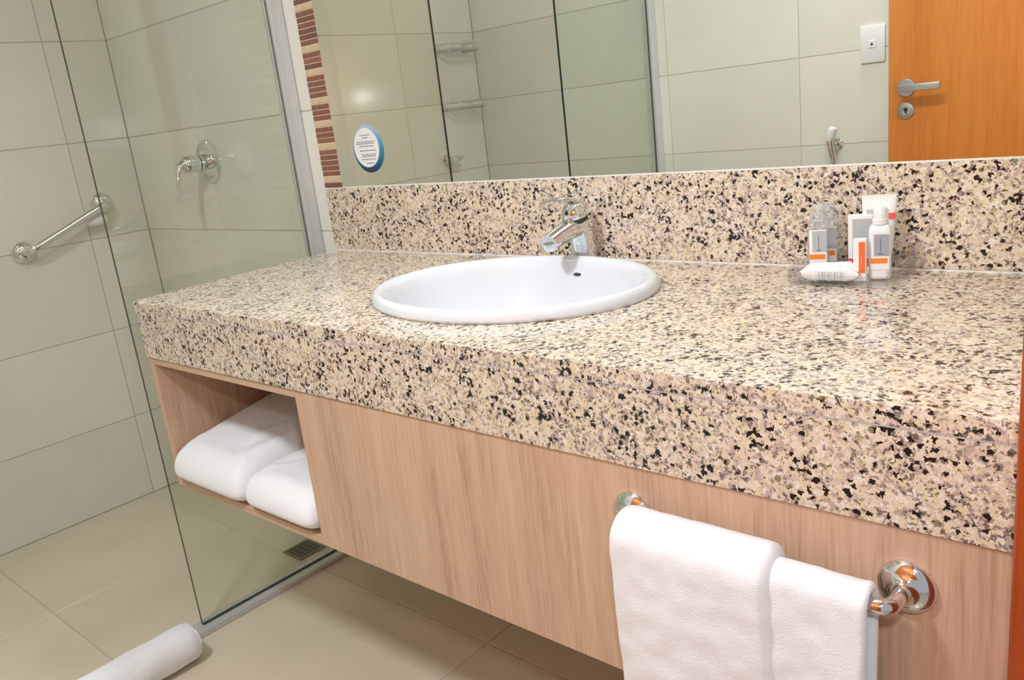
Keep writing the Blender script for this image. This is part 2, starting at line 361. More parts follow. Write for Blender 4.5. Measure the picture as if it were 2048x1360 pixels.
bm = bmesh.new(); bx(bm, (0.005, -DC + 0.0003, ZT - 0.0218), (XR, -DC + 0.019, ZT - 0.0198)); build('seam', bm, 'seam', ct)
bm = bmesh.new(); loft(bm, [[(0.0036, -DC + 0.0202, z), (0.0236, -DC + 0.0202, z), (0.0036, -0.001, z), (-0.0164, -0.001, z)] for z in (ZA, ZT - 0.0202)]); build('side_apron', bm, 'granite', ct)
bs = root('granite_backsplash', 'upright speckled granite backsplash strip between worktop and mirror', 'backsplash', (0.8, -0.01, ZT))
HB = 0.154
box('slab', (-0.022, -0.020, ZT + 0.0022), (XR, -0.0005, ZT + HB), 'granite', bs, 0.0015)
box('sealant_line', (-0.020, -0.0215, ZT), (XR, -0.002, ZT + 0.0024), 'sealant', bs)
box('top_bead', (-0.020, -0.0196, ZT + HB - 0.0002), (XR, -0.0125, ZT + HB + 0.0012), 'sealant', bs)

YC = -DC + 0.004
cb = root('vanity_cabinet', 'wall-hung pale oak vanity cabinet with open towel cubby at left end', 'cabinet', (0.81, -0.28, ZB))
XD = 0.533
box('side_panel', (0.003, YC, ZB), (0.021, -0.003, ZA - 0.0005), 'oak', cb, 0.0006)
box('top_panel', (0.0212, YC + 0.0002, ZA - 0.0150), (XD - 0.0002, -0.003, ZA - 0.0008), 'oak_along', cb, 0.0006)
box('bottom_panel', (0.0212, YC + 0.0002, ZB), (XD - 0.0002, -0.003, ZB + 0.016), 'oak_along', cb, 0.0006)
box('divider', (XD, YC + 0.0004, ZB + 0.0002), (XD + 0.017, -0.003, ZA - 0.0008), 'oak', cb, 0.0006)
box('back_panel', (0.0212, -0.110, ZB + 0.0162), (XD - 0.0002, -0.100, ZA - 0.0152), 'oak', cb)
box('front_panel', (XD + 0.0174, YC, ZB), (XR - 0.003, YC + 0.018, ZA - 0.0005), 'oak', cb, 0.0008)
box('base_panel', (XD + 0.0174, YC + 0.0184, ZB + 0.0005), (XR - 0.003, -0.003, ZB + 0.016), 'oak_along', cb)

# ------------------------------------------------------------------ mosaic strip and mirror
MX0, MX1 = -0.036, 0.0385
ms = root('trim_2', 'narrow vertical strip of brown and beige mosaic sticks beside the mirror', 'mosaic', (0.0, -0.005, ZT + HB), kind='structure')
box('backing', (MX0, -0.0074, ZT + HB + 0.0014), (MX1, -0.0004, 2.12), 'mosaic_grout', ms)
seq = 'DBDDDDDBDDDBDDDBDDDDBDDDBDDD'; z = ZT + HB + 0.0016; k = 0; PT = 0.01345
mos_cache = {}
while z + PT < 2.12:
    ch = seq[k] if k < len(seq) else ('B' if random.random() < 0.25 else 'D')
    mi = 3 if ch == 'B' else random.choice([0, 0, 1, 2]); hgt = PT * (1.1 if ch == 'B' else 0.97); hgt -= 0.0017
    key = (mi, round(hgt, 5))
    if key not in mos_cache:
        bm = bmesh.new(); bx(bm, (-0.037, -0.004, 0), (0.037, 0.0, hgt), 0.0006); me = bpy.data.meshes.new('mosaic_stick'); bm.to_mesh(me); bm.free(); me.materials.append(M['mosaic_%d' % mi]); mos_cache[key] = me
    link('mosaic_stick', mos_cache[key], ms, ((MX0 + MX1) / 2, -0.0042 - random.uniform(0, 0.0008), z)); z += hgt + 0.0017; k += 1
mr_ = root('wall_mirror', 'large frameless wall mirror above the granite backsplash', 'mirror', (0.83, -0.008, ZT + HB + 0.001))
MZ0 = ZT + HB + 0.0012
box('backing', (MX1 + 0.0015, -0.0075, MZ0), (XR - 0.001, -0.0015, 2.12), 'aluminium', mr_)
box('silvered_glass', (MX1 + 0.001, -0.012, MZ0), (XR - 0.0008, -0.0078, 2.12), 'mirror_silver', mr_)

# round notice sticker on the mirror
st = root('round_sticker', 'small round blue and white notice sticker on the mirror lower left', 'sticker', (0.161, -0.0122, 1.026))
bm = bmesh.new(); lathe(bm, [(0, 0), (0.0545, 0), (0.0545, 0.0006), (0, 0.0006)], (0.161, -0.0121, 1.0805), (0, -1, 0), 48); build('blue_disc', bm, 'sticker_blue', st)
bm = bmesh.new(); lathe(bm, [(0, 0), (0.0450, 0), (0.0450, 0.0004), (0, 0.0004)], (0.1555, -0.0128, 1.0835), (0, -1, 0), 48); wd = build('white_disc', bm, 'paper_white', st)
bm = bmesh.new()
for zz, x0, x1 in [(1.111, .137, .172), (1.105, .145, .166), (1.096, .122, .188), (1.092, .120, .186), (1.086, .132, .182), (1.076, .130, .188), (1.067, .134, .186), (1.063, .136, .184), (1.056, .134, .184), (1.047, .150, .176)]:
    x = x0
    while x < x1:
        wl_ = random.uniform(0.004, 0.011); bx(bm, (x, -0.01345, zz), (min(x + wl_, x1), -0.0131, zz + 0.0018)); x += wl_ + 0.0018
build('print', bm, 'print_dark', wd)

# ------------------------------------------------------------------ basin and faucet
sk = root('oval_basin', 'white oval ceramic drop-in washbasin set in the granite worktop', 'washbasin', (CX, CY, ZT))
prof = [(1.0, 0.0006), (1.001, 0.006), (0.995, 0.013), (0.982, 0.018), (0.962, 0.0205), (0.940, 0.0200), (0.918, 0.017), (0.895, 0.010), (0.872, -0.004), (0.84, -0.030), (0.78, -0.065), (0.66, -0.100), (0.48, -0.122), (0.28, -0.131), (0.10, -0.134), (0.085, -0.136)]
def ering(s, z, n=96): return [(CX + CA * s * math.cos(2 * PI * k / n), CY + CB * s * math.sin(2 * PI * k / n), ZT + z) for k in range(n)]
bm = bmesh.new(); rings = [ering(s, z) for s, z in prof]
under = [(0.085, -0.148), (0.30, -0.145), (0.52, -0.136), (0.70, -0.114), (0.82, -0.078), (0.88, -0.040), (0.905, -0.010), (0.915, 0.0006), (1.0, 0.0006)]
loft(bm, rings + [ering(s, z) for s, z in under], cap=False)
bmesh.ops.remove_doubles(bm, verts=bm.verts, dist=1e-6)
build('bowl', bm, 'ceramic', sk, 179)
bm = bmesh.new(); lathe(bm, [(0, 0), (0.022, 0), (0.022, 0.004), (0.016, 0.0055), (0.015, 0.003), (0, 0.003)], (CX, CY, ZT - 0.138), (0, 0, 1), 32); build('drain_ring', bm, 'chrome', sk, 40)
# overflow slot on the back inner face of the bowl
bm = bmesh.new(); nrm = Vector((0, -0.93, 0.36)); oc = Vector((0.812, CY + CB * 0.862, ZT - 0.010))
a_ = Vector((1, 0, 0)); b_ = nrm.normalized().cross(a_)
loft(bm, [[oc + nrm * h + a_ * 0.0085 * math.cos(2 * PI * k / 20) + b_ * 0.0030 * math.sin(2 * PI * k / 20) for k in range(20)] for h in (-0.002, 0.0010)]); build('overflow_slot', bm, 'rubber', sk)

FX = 0.790
fc = root('chrome_faucet', 'chrome single-lever basin faucet standing behind the white basin', 'faucet', (FX, -0.052, ZT))
bm = bmesh.new(); lathe(bm, [(0, 0), (0.0275, 0), (0.0275, 0.003), (0.0255, 0.006), (0.0245, 0.008), (0, 0.008)], (FX, -0.0505, ZT), (0, 0, 1)); build('base_ring', bm, 'chrome', fc, 40)
bm = bmesh.new(); tube(bm, curve_pts([(FX, -0.0505, ZT + 0.006), (FX, -0.052, ZT + 0.035), (FX, -0.058, ZT + 0.062), (FX, -0.068, ZT + 0.082)], 16), [0.0228 + 0.0012 * math.cos(i / 16 * PI) for i in range(17)], 32); build('body', bm, 'chrome', fc, 40)
sp = curve_pts([(FX, -0.040, ZT + 0.073), (FX, -0.075, ZT + 0.070), (FX, -0.115, ZT + 0.064), (FX, -0.153, ZT + 0.056)], 16)
bm = bmesh.new(); tube(bm, sp, [((0.0215 - 0.0045 * i / 16), (0.0235 - 0.009 * i / 16)) if i > 0 else (0.012, 0.013) for i in range(17)], 28); so = build('spout', bm, 'chrome', fc, 50)
bm = bmesh.new(); lathe(bm, [(0, 0), (0.0125, 0), (0.0135, 0.003), (0.0135, 0.012), (0.0, 0.012)], (FX, -0.146, ZT + 0.0435), (0, -0.15, 1), 28); build('aerator', bm, 'chrome', so, 40)
bm = bmesh.new(); lathe(bm, [(0, 0), (0.0235, 0), (0.0235, 0.006), (0, 0.006)], (FX, -0.069, ZT + 0.0815), (0, -0.17, 1), 32); build('gap_ring', bm, 'rubber', fc, 40)
bm = bmesh.new(); lathe(bm, [(0, 0), (0.0222, 0), (0.0230, 0.004), (0.0215, 0.016), (0.017, 0.024), (0.009, 0.028), (0, 0.029)], (FX, -0.070, ZT + 0.088), (0, -0.17, 1), 32)
lv = curve_pts([(FX, -0.046, ZT + 0.104), (FX, -0.068, ZT + 0.117), (FX, -0.095, ZT + 0.125), (FX, -0.125, ZT + 0.128), (FX, -0.156, ZT + 0.126)], 18)
tube(bm, lv, [((0.0155 - 0.004 * abs(i / 18 - 0.4)) * (1 if i < 18 else 0.6), 0.0062 - 0.0034 * i / 18) for i in range(19)], 20)
lever = build('lever', bm, 'chrome', fc, 50)
bm = bmesh.new(); lathe(bm, [(0, 0), (0.004, 0), (0.0036, 0.0008), (0, 0.001)], (FX, -0.0935, ZT + 0.0995), (0, -1, 0.1), 16); build('mark', bm, 'rubber', lever)

# ------------------------------------------------------------------ towels
def wobble(p, amp, s): return noise.noise(Vector(p) * s) * amp
def hang_towel(name, label, x0, x1, bar_y, bar_z, r_in, th, front, back, seed):
    """folded towel draped over the bar: section in y-z swept along x, rounded side edges"""
    sec = []; r = r_in + th / 2
    for k in range(41): sec.append((bar_y + r + 0.001, bar_z - back + back * k / 40, 1, 0))
    for k in range(1, 16): a2 = PI * k / 16; sec.append((bar_y + r * math.cos(a2), bar_z + r * math.sin(a2), math.cos(a2), math.sin(a2)))
    for k in range(61): sec.append((bar_y - r, bar_z - front * k / 60, -1, 0))
    nx = 40; bm = bmesh.new(); rings = []
    for i in range(len(sec)):
        y, z_, ny, nz = sec[i]; ring = []
        drop = max(0, bar_z - z_)
        for side in (1, -1):
            for j in range(nx + 1):
                u = j / nx if side == 1 else 1 - j / nx
                edge = min(u, 1 - u) * (x1 - x0); e = math.sqrt(max(0, 1 - (1 - min(1, edge / min(th * 0.55, 0.008))) ** 2))
                o = side * th / 2 * max(e, 0.02)
                x = x0 + (x1 - x0) * u + 0.004 * math.sin(drop * 9 + seed + u * 2) * drop / 0.2
                wv = 0.0035 * math.sin(u * 7 + seed) * min(1, drop / 0.15) + wobble((x * 1, y + seed, z_), 0.0022, 42)
                ring.append((x, y + ny * o - (wv if ny < 0.2 else 0), z_ + nz * o + wobble((x + seed, z_, y), 0.0012, 70)))
        rings.append(ring)
    loft(bm, rings)
    o = build(name, bm, 'terry', None, 179); tag(o, label, 'towel', 'hand towels on the towel bar'); return o
BY, BZ = -0.603, 0.660
tb = root('towel_bar', 'chrome towel bar with round flanges mounted on the oak cabinet front', 'towel bar', (1.366, -0.58, BZ - 0.027))
rail = curve_pts([(1.214, YC - 0.004, BZ), (1.2142, BY + 0.016, BZ), (1.218, BY + 0.004, BZ), (1.230, BY, BZ), (1.26, BY, BZ), (1.47, BY, BZ), (1.503, BY, BZ), (1.515, BY + 0.004, BZ), (1.5188, BY + 0.016, BZ), (1.519, YC - 0.004, BZ)], 72)
bm = bmesh.new(); tube(bm, rail, 0.0078, 20); build('rail', bm, 'chrome', tb, 60)
for fx in (1.214, 1.519):
    bm = bmesh.new(); lathe(bm, [(0, 0), (0.0265, 0), (0.0268, 0.003), (0.0250, 0.0065), (0.0180, 0.0095), (0.0120, 0.0120), (0.0092, 0.0170), (0, 0.0170)], (fx, YC - 0.0002, BZ), (0, -1, 0), 40); build('flange', bm, 'chrome', tb, 60)
hang_towel('hand_towel', 'white terry hand towel, right and lower one on the cabinet towel bar', 1.4060, 1.5035, BY, BZ, 0.0105, 0.010, 0.30, 0.27, 2.0)
hang_towel('hand_towel', 'white terry hand towel, left one overlapping the other on the cabinet bar', 1.2285, 1.412, BY, BZ, 0.0105, 0.0225, 0.33, 0.30, 5.0)

ZS = ZB + 0.0165
def folded_towel(name, label, x0, x1, y0, y1, hf, hb, er, seed, cut):
    """folded towel with fully rounded edges: plan is a rounded rectangle, the height rises from hf (front) to hb (back)"""
    bm = bmesh.new(); cx, cy, hx_, hy_ = (x0 + x1) / 2, (y0 + y1) / 2, (x1 - x0) / 2, (y1 - y0) / 2; n = 72; ss = [1 - (1 - k / 22) ** 2.2 for k in range(1, 23)]
    rows = []
    def pt(s, a7, top):
        c_, s_ = math.cos(a7), math.sin(a7); p_ = 2 / 11.0
        x = cx + s * hx_ * math.copysign(abs(c_) ** p_, c_); y = cy + s * hy_ * math.copysign(abs(s_) ** p_, s_)
        v = (y - y0) / (y1 - y0); h = hf + (hb - hf) * max(0, min(1, v)) ** 0.85
        d = min(1, (1 - s) * min(hx_, hy_) / er); pr = math.sqrt(max(0, 1 - (1 - d) ** 2)); mid = 0.36 * hf
        if not top: return (x, y, ZS + 0.0006 + mid * (1 - pr))
        z_ = mid + (h - mid) * pr + wobble((x + seed, y * 0.6, 0.3), 0.010, 11) * pr + wobble((x * 1.3 + seed, y, 1.7), 0.004, 40) * pr
        for px_, sl, dep, wid in cut: z_ -= dep * pr * math.exp(-(((x - px_) - sl * (y - y0)) / wid) ** 2)
        return (x, y, ZS + 0.0006 + max(z_, mid * 1.02))
    rings = [[pt(s, 2 * PI * k / n, True) for k in range(n)] for s in ss] + [[pt(s, 2 * PI * k / n, False) for k in range(n)] for s in ss[-2::-1]]
    loft(bm, rings)
    o = build(name, bm, 'terry', None, 179); tag(o, label, 'towel', 'towels in the cubby'); return o
folded_towel('bath_towel', 'folded white bath towel at the left of the open cubby', 0.0235, 0.302, -0.578, -0.200, 0.080, 0.135, 0.036, 1.0, [(0.13, 0.35, 0.006, 0.012), (0.20, 0.30, 0.005, 0.010)])
folded_towel('bath_towel', 'lower folded white bath towel at the right of the open cubby beside the divider', 0.302, 0.5312, -0.574, -0.200, 0.075, 0.090, 0.030, 4.0, [(0.46, -0.25, 0.004, 0.012)])

# rolled mat on the floor
bm = bmesh.new(); RX, RZ, RR = -0.020, 0.0475, 0.0455; rings = []; ny = 46; Y0, Y1 = -0.598, -1.08
for j in range(ny + 1):
    y = Y0 + (Y1 - Y0) * j / ny; e = min(j, ny - j) / 2.5; s = math.sqrt(1 - (1 - min(1, e)) ** 2) * 0.14 + 0.86
    rings.append([(RX + (RR * s + wobble((math.cos(a3) * 0.1, math.sin(a3) * 0.1, y), 0.0022, 25)) * math.cos(a3), y, RZ + (RR * s + wobble((math.cos(a3) * 0.1, math.sin(a3) * 0.1, y), 0.0022, 25)) * math.sin(a3)) for a3 in [2 * PI * k / 40 for k in range(40)]])
loft(bm, rings); rm = root('rolled_mat', 'white rolled bath mat lying on the floor beside the shower track', 'bath mat', (RX, -0.84, 0))
build('roll', bm, 'terry', rm, 60)
bm = bmesh.new(); spi = [(RX + (0.006 + 0.0325 * k / 90) * math.cos(k * 0.22), Y0 + 0.0006, RZ + (0.006 + 0.0325 * k / 90) * math.sin(k * 0.22)) for k in range(91)]
tube(bm, spi, 0.0026, 6); build('rolled_edge', bm, 'terry', rm, 60)

# ------------------------------------------------------------------ shower enclosure
ZP = 2.10
def pane(parent, y0, y1):
    bm = bmesh.new(); bx(bm, (XG - 0.004, y0, 0.0145), (XG + 0.004, y1, ZP))
    for f in bm.faces: f.material_index = 0 if abs(f.normal.x) > 0.5 else 1
    bm.normal_update()
    for f in bm.faces: f.material_index = 0 if abs(f.normal.x) > 0.5 else 1
    return build('pane', bm, 'glass', parent, mats=['glass', 'glass_edge'])
def channel(parent, y0, y1):
    bm = bmesh.new(); bx(bm, (XG - 0.016, y0, 0.0225), (XG - 0.0046, y1, ZP), 0.001); bx(bm, (XG + 0.0046, y0, 0.0225), (XG + 0.018, y1, ZP), 0.003, 2); return build('wall_channel', bm, 'aluminium', parent)
g1 = root('shower_glass', 'clear fixed shower glass panel standing against the vanity end', 'glass panel', (XG, -0.27, 0.0145))
pane(g1, YG, -0.002); channel(g1, -0.038, -0.0008)
g2 = root('shower_glass', 'clear fixed shower glass panel at the far tiled wall, seen in the mirror', 'glass panel', (XG, -1.41, 0.0145))
pane(g2, YF + 0.002, -1.110); channel(g2, YF + 0.0008, YF + 0.038)
tk = root('shower_track', 'grey aluminium floor track under the shower glass', 'track', (XG, YF / 2, 0))
bm = bmesh.new(); bx(bm, (XG - 0.022, YF + 0.001, 0.0004), (XG + 0.034, -0.001, 0.0140), 0.003, 2); build('sill', bm, 'aluminium', tk)
bm = bmesh.new(); bx(bm, (XG + 0.0046, YG, 0.0139), (XG + 0.0068, -0.002, 0.0165)); build('gasket', bm, 'rubber', tk)

# floor drain
dx, dy, dw = -0.217, -0.160, 0.043
dg = root('floor_drain', 'square dark metal floor drain grate in the shower corner by the vanity', 'drain', (dx, dy, 0))
bm = bmesh.new()
for lo, hi in [((dx - dw, dy - dw), (dx + dw, dy - dw + 0.008)), ((dx - dw, dy + dw - 0.008), (dx + dw, dy + dw)), ((dx - dw, dy - dw + 0.008), (dx - dw + 0.008, dy + dw - 0.008)), ((dx + dw - 0.008, dy - dw + 0.008), (dx + dw, dy + dw - 0.008))]:
    bx(bm, (*lo, 0.0002), (*hi, 0.0032))
build('frame', bm, 'grate_metal', dg)
box('well', (dx - dw + 0.008, dy - dw + 0.008, 0.0002), (dx + dw - 0.008, dy + dw - 0.008, 0.0008), 'dark', dg)
for k in range(9):
    x = dx - dw + 0.0125 + k * 0.0086; box('bar', (x - 0.0018, dy - dw + 0.008, 0.0009), (x + 0.0018, dy + dw - 0.008, 0.0026), 'grate_metal', dg)
for k in range(4):
    y = dy - 0.026 + k * 0.0173; box('cross_bar', (dx - dw + 0.008, y - 0.0012, 0.0027), (dx + dw - 0.008, y + 0.0012, 0.0031), 'grate_metal', dg)

# shower mixer
SX, SZ = -0.586, 1.085
sm = root('shower_mixer', 'chrome shower mixer valve with round plate and drooping lever on tiled wall', 'shower valve', (SX, -0.05, SZ - 0.06))
bm = bmesh.new(); lathe(bm, [(0, 0), (0.0635, 0), (0.0635, 0.002), (0.060, 0.005), (0.030, 0.008), (0, 0.008)], (SX, -0.0004, SZ), (0, -1, 0), 48); build('plate', bm, 'chrome', sm, 40)
bm = bmesh.new(); lathe(bm, [(0, 0), (0.0235, 0), (0.0235, 0.026), (0, 0.026)], (SX, -0.008, SZ), (0, -1, 0), 32); build('body', bm, 'chrome', sm, 40)
bm = bmesh.new(); lathe(bm, [(0, 0), (0.0225, 0), (0.0225, 0.004), (0, 0.004)], (SX, -0.034, SZ), (0, -1, 0), 32); build('gap_ring', bm, 'rubber', sm, 40)
bm = bmesh.new(); lathe(bm, [(0, 0), (0.0245, 0), (0.0245, 0.030), (0.022, 0.040), (0.014, 0.047), (0, 0.050)], (SX, -0.038, SZ), (0, -1, 0), 32)
tube(bm, curve_pts([(SX, -0.070, SZ + 0.008), (SX, -0.094, SZ - 0.004), (SX, -0.108, SZ - 0.032), (SX, -0.113, SZ - 0.065), (SX, -0.118, SZ - 0.098)], 18), [(0.017 - 0.007 * i / 18, 0.011 - 0.006 * i / 18) for i in range(19)], 20); build('lever', bm, 'chrome', sm, 50)
# grab bar
gb = root('grab_bar', 'short slanted chrome grab bar on the left shower wall', 'grab bar', (XL + 0.03, -0.27, 0.85))
A = Vector((XL, -0.400, 0.886)); B = Vector((XL, -0.136, 0.994))
for P in (A, B):
    bm = bmesh.new(); lathe(bm, [(0, 0), (0.033, 0), (0.0335, 0.004), (0.030, 0.014), (0.021, 0.022), (0.0125, 0.026), (0, 0.026)], P + Vector((0.0004, 0, 0)), (1, 0, 0), 36); build('flange', bm, 'chrome', gb, 60)
o_ = Vector((0.055, 0, 0)); d_ = (B - A).normalized()
bm = bmesh.new(); tube(bm, curve_pts([A + Vector((0.020, 0, 0)), A + Vector((0.042, 0, 0)) + d_ * 0.004, A + o_ + d_ * 0.025, A + o_ + d_ * 0.08, B + o_ - d_ * 0.08, B + o_ - d_ * 0.025, B + Vector((0.042, 0, 0)) - d_ * 0.004, B + Vector((0.020, 0, 0))], 48), 0.0115, 18); build('rail', bm, 'chrome', gb, 60)
wh = root('wall_stop', 'small white plastic knob on the shower wall under the grab bar', 'knob', (XL + 0.02, -0.172, 0.925))
bm = bmesh.new(); lathe(bm, [(0, 0), (0.016, 0), (0.016, 0.006), (0.008, 0.009), (0.008, 0.020), (0, 0.020)], (XL + 0.0004, -0.172, 0.943), (1, 0, 0), 24); build('base', bm, 'white_plastic', wh, 40)
bm = bmesh.new(); tube(bm, [(XL + 0.030, -0.210, 0.938), (XL + 0.030, -0.204, 0.939), (XL + 0.030, -0.190, 0.941), (XL + 0.030, -0.165, 0.944), (XL + 0.030, -0.146, 0.946), (XL + 0.030, -0.140, 0.9465)], [0.006, 0.011, 0.0165, 0.018, 0.014, 0.006], 20); build('cap', bm, 'white_plastic', wh, 179)

# corner shelves in the shower (seen in the mirror)
def shower_shelf(z, label):
    x0, x1, y0, y1 = XL + 0.001, XL + 0.100, -1.635, -1.450
    s = root('shower_shelf', label, 'shelf', ((x0 + x1) / 2, (y0 + y1) / 2, z), 'glass shelves in the shower')
    bm = bmesh.new(); bx(bm, (x0, y0, z), (x1, y1, z + 0.008), 0.001); build('glass_plate', bm, 'acrylic', s)
    zr = z + 0.028; xr = x1 - 0.006
    bm = bmesh.new(); tube(bm, curve_pts([(x0, y0 + 0.006, zr), (xr - 0.02, y0 + 0.006, zr), (xr, y0 + 0.02, zr), (xr, y1 - 0.02, zr), (xr - 0.02, y1 - 0.006, zr), (x0, y1 - 0.006, zr)], 40), 0.005, 10); build('guard_rail', bm, 'chrome', s, 60)
    bm = bmesh.new(); tube(bm, curve_pts([(x0, y0 + 0.004, z - 0.004), (xr - 0.02, y0 + 0.004, z - 0.004), (xr, y0 + 0.02, z - 0.004), (xr, y1 - 0.02, z - 0.004), (xr - 0.02, y1 - 0.004, z - 0.004), (x0, y1 - 0.004, z - 0.004)], 40), 0.0042, 10); build('bracket', bm, 'brushed_steel', s, 60)
    for yy in (y0 + 0.03, y1 - 0.03):
        bm = bmesh.new(); lathe(bm, [(0, 0), (0.004, 0), (0.004, 0.030), (0, 0.030)], (xr, yy, z - 0.002), (0, 0, 1), 10); build('support', bm, 'chrome', s, 40)
    return s
shower_shelf(1.405, 'upper glass shelf with chrome rail on the shower wall, seen in mirror')
shower_shelf(1.160, 'lower glass shelf with chrome rail on the shower wall, seen in mirror')
sd = root('soap_dish', 'small chrome soap dish on the shower wall below the shelves, in mirror', 'soap dish', (XL + 0.04, -1.44, 0.925))
bm = bmesh.new(); lathe(bm, [(0, 0), (0.022, 0), (0.022, 0.006), (0, 0.006)], (XL + 0.0004, -1.44, 0.945), (1, 0, 0), 24); build('base', bm, 'chrome', sd, 40)
bm = bmesh.new(); lathe(bm, [(0, 0), (0.034, 0), (0.043, 0.016), (0.045, 0.020), (0.042, 0.020), (0.034, 0.005), (0, 0.004)], (XL + 0.050, -1.44, 0.935), (0, 0, 1), 32); build('dish', bm, 'chrome', sd, 50)

# switch plate and hand sprayer on the front wall (seen in the mirror)
sw = root('switch_plate', 'white wall switch plate beside the orange door, seen in the mirror', 'switch', (0.721, YF + 0.004, 1.141))
bm = bmesh.new(); bx(bm, (0.682, YF + 0.0002, 1.141), (0.760, YF + 0.009, 1.256), 0.003, 2); build('plate', bm, 'white_plastic', sw, 40)
box('rocker', (0.709, YF + 0.0092, 1.187), (0.733, YF + 0.012, 1.210), 'paper_white', sw, 0.001)
bm = bmesh.new(); lathe(bm, [(0, 0), (0.0042, 0), (0.0042, 0.001), (0, 0.001)], (0.720, YF + 0.0122, 1.1985), (0, 1, 0), 16); build('button', bm, 'mosaic_1', sw)
hs_ = root('hand_sprayer', 'small hand sprayer with white tip hanging on the tiled wall, in mirror', 'hand shower', (0.605, YF + 0.04, 0.55))
bm = bmesh.new(); lathe(bm, [(0, 0), (0.020, 0), (0.019, 0.006), (0.008, 0.009), (0.008, 0.040), (0, 0.040)], (0.602, YF + 0.0004, 0.885), (0, 1, 0), 20); build('bracket', bm, 'chrome', hs_, 40)
bm = bmesh.new(); tube(bm, curve_pts([(0.592, YF + 0.055, 0.900), (0.600, YF + 0.055, 0.925), (0.608, YF + 0.056, 0.945)], 8), [0.011, 0.0135, 0.0145, 0.015, 0.015, 0.015, 0.0145, 0.014, 0.011], 20); build('spray_head', bm, 'white_plastic', hs_, 60)
bm = bmesh.new(); tube(bm, curve_pts([(0.593, YF + 0.055, 0.902), (0.598, YF + 0.055, 0.870), (0.606, YF + 0.054, 0.830)], 8), [0.0125, 0.013, 0.012, 0.0105, 0.010, 0.0095, 0.009, 0.009, 0.008], 20); build('handle', bm, 'chrome', hs_, 60)
bm = bmesh.new(); tube(bm, curve_pts([(0.606, YF + 0.054, 0.832), (0.612, YF + 0.052, 0.76), (0.630, YF + 0.050, 0.62), (0.665, YF + 0.045, 0.56), (0.695, YF + 0.03, 0.62), (0.700, YF + 0.004, 0.68)], 30), 0.0062, 12); build('hose', bm, 'chrome', hs_, 60)

# ------------------------------------------------------------------ guest toiletries on the tray
TX0, TX1, TY0, TY1 = 1.226, 1.366, -0.146, -0.026
ty = root('clear_tray', 'clear acrylic tray holding the toiletries on the worktop', 'tray', ((TX0 + TX1) / 2, (TY0 + TY1) / 2, ZT))
box('base', (TX0, TY0, ZT + 0.0004), (TX1, TY1, ZT + 0.0030), 'acrylic', ty, 0.0006)
for n_, lo, hi in [('front_wall', (TX0, TY0, ZT + 0.0032), (TX1, TY0 + 0.0025, ZT + 0.018)), ('rear_wall', (TX0, TY1 - 0.0025, ZT + 0.0032), (TX1, TY1, ZT + 0.030)), ('side_wall', (TX0, TY0 + 0.0026, ZT + 0.0032), (TX0 + 0.0025, TY1 - 0.0026, ZT + 0.026)), ('side_wall', (TX1 - 0.0025, TY0 + 0.0026, ZT + 0.0032), (TX1, TY1 - 0.0026, ZT + 0.026))]:
    box(n_, lo, hi, 'acrylic', ty, 0.0005)
ZI = ZT + 0.0034
def place(parts_root, x, y, ang):
    parts_root.location = (x, y, ZI); parts_root.rotation_euler = (0, 0, ang)
def local(name, label, cat, group=None):     # a thing built about its own origin, placed afterwards
    return root(name, label, cat, (0, 0, 0), group)
def superring(hx_, hy_, z_, n=32, p=4.0):
    out = []
    for k in range(n):
        a4 = 2 * PI * k / n; c_, s_ = math.cos(a4), math.sin(a4)
        out.append((hx_ * math.copysign(abs(c_) ** (2 / p), c_), hy_ * math.copysign(abs(s_) ** (2 / p), s_), z_))
    return out
def bottle(name, label, mat, capmat, h_body, hw, hd, lab, band, mark, group):
    r_ = local(name, label, 'bottle', group); bm = bmesh.new()
    loft(bm, [superring(hw * s, hd * s, z_) for s, z_ in [(0.80, 0.0), (0.97, 0.002), (1, 0.005), (1, h_body - 0.006), (0.95, h_body - 0.001), (0.78, h_body + 0.003), (0.55, h_body + 0.004)]]); build('body', bm, mat, r_, 50)
    bm = bmesh.new(); z0 = h_body + 0.0042; cr = hw * 0.62
    lathe(bm, [(0, 0), (cr * 1.12, 0), (cr * 1.12, 0.007), (cr, 0.008), (cr * 0.98, 0.021), (cr * 0.85, 0.023), (0, 0.023)], (0, 0, z0), (0, 0, 1), 28); build('cap', bm, capmat, r_, 40)
    f = -hd - 0.0003
    bm = bmesh.new(); bx(bm, (-hw * 0.80, f - 0.0003, h_body * 0.20), (hw * 0.80, f, h_body * 0.90)); lb = build('label', bm, 'paper_white', r_)
    bm = bmesh.new(); bx(bm, (-hw * 0.52, f - 0.0006, h_body * 0.46), (hw * 0.80, f - 0.0003, h_body * 0.88)); build('label_panel', bm, lab, lb)
    bm = bmesh.new(); bx(bm, (-hw * 0.80, f - 0.0006, h_body * 0.32), (hw * 0.66, f - 0.0003, h_body * 0.42)); build('label_band', bm, band, lb)
    bm = bmesh.new(); bx(bm, (0.0005, f - 0.0008, h_body * 0.54), (0.0015, f - 0.0006, h_body * 0.80)); bx(bm, (-0.002, f - 0.0008, h_body * 0.49), (0.0038, f - 0.0006, h_body * 0.515)); build('label_mark', bm, mark, lb)
    return r_
G = 'toiletries on the clear tray'
b1 = bottle('shampoo_bottle', 'clear plastic bottle with grey and orange label, left front on the tray', 'clear_plastic', 'clear_plastic', 0.075, 0.0150, 0.0105, 'label_grey', 'amber_print', 'print_dark', G); place(b1, 1.2465, -0.080, 0.30)
b2 = bottle('shampoo_bottle', 'clear plastic bottle standing behind the other clear bottle on the tray', 'clear_plastic', 'clear_plastic', 0.075, 0.0150, 0.0105, 'label_grey', 'amber_print', 'print_dark', G); place(b2, 1.2500, -0.052, 0.30)
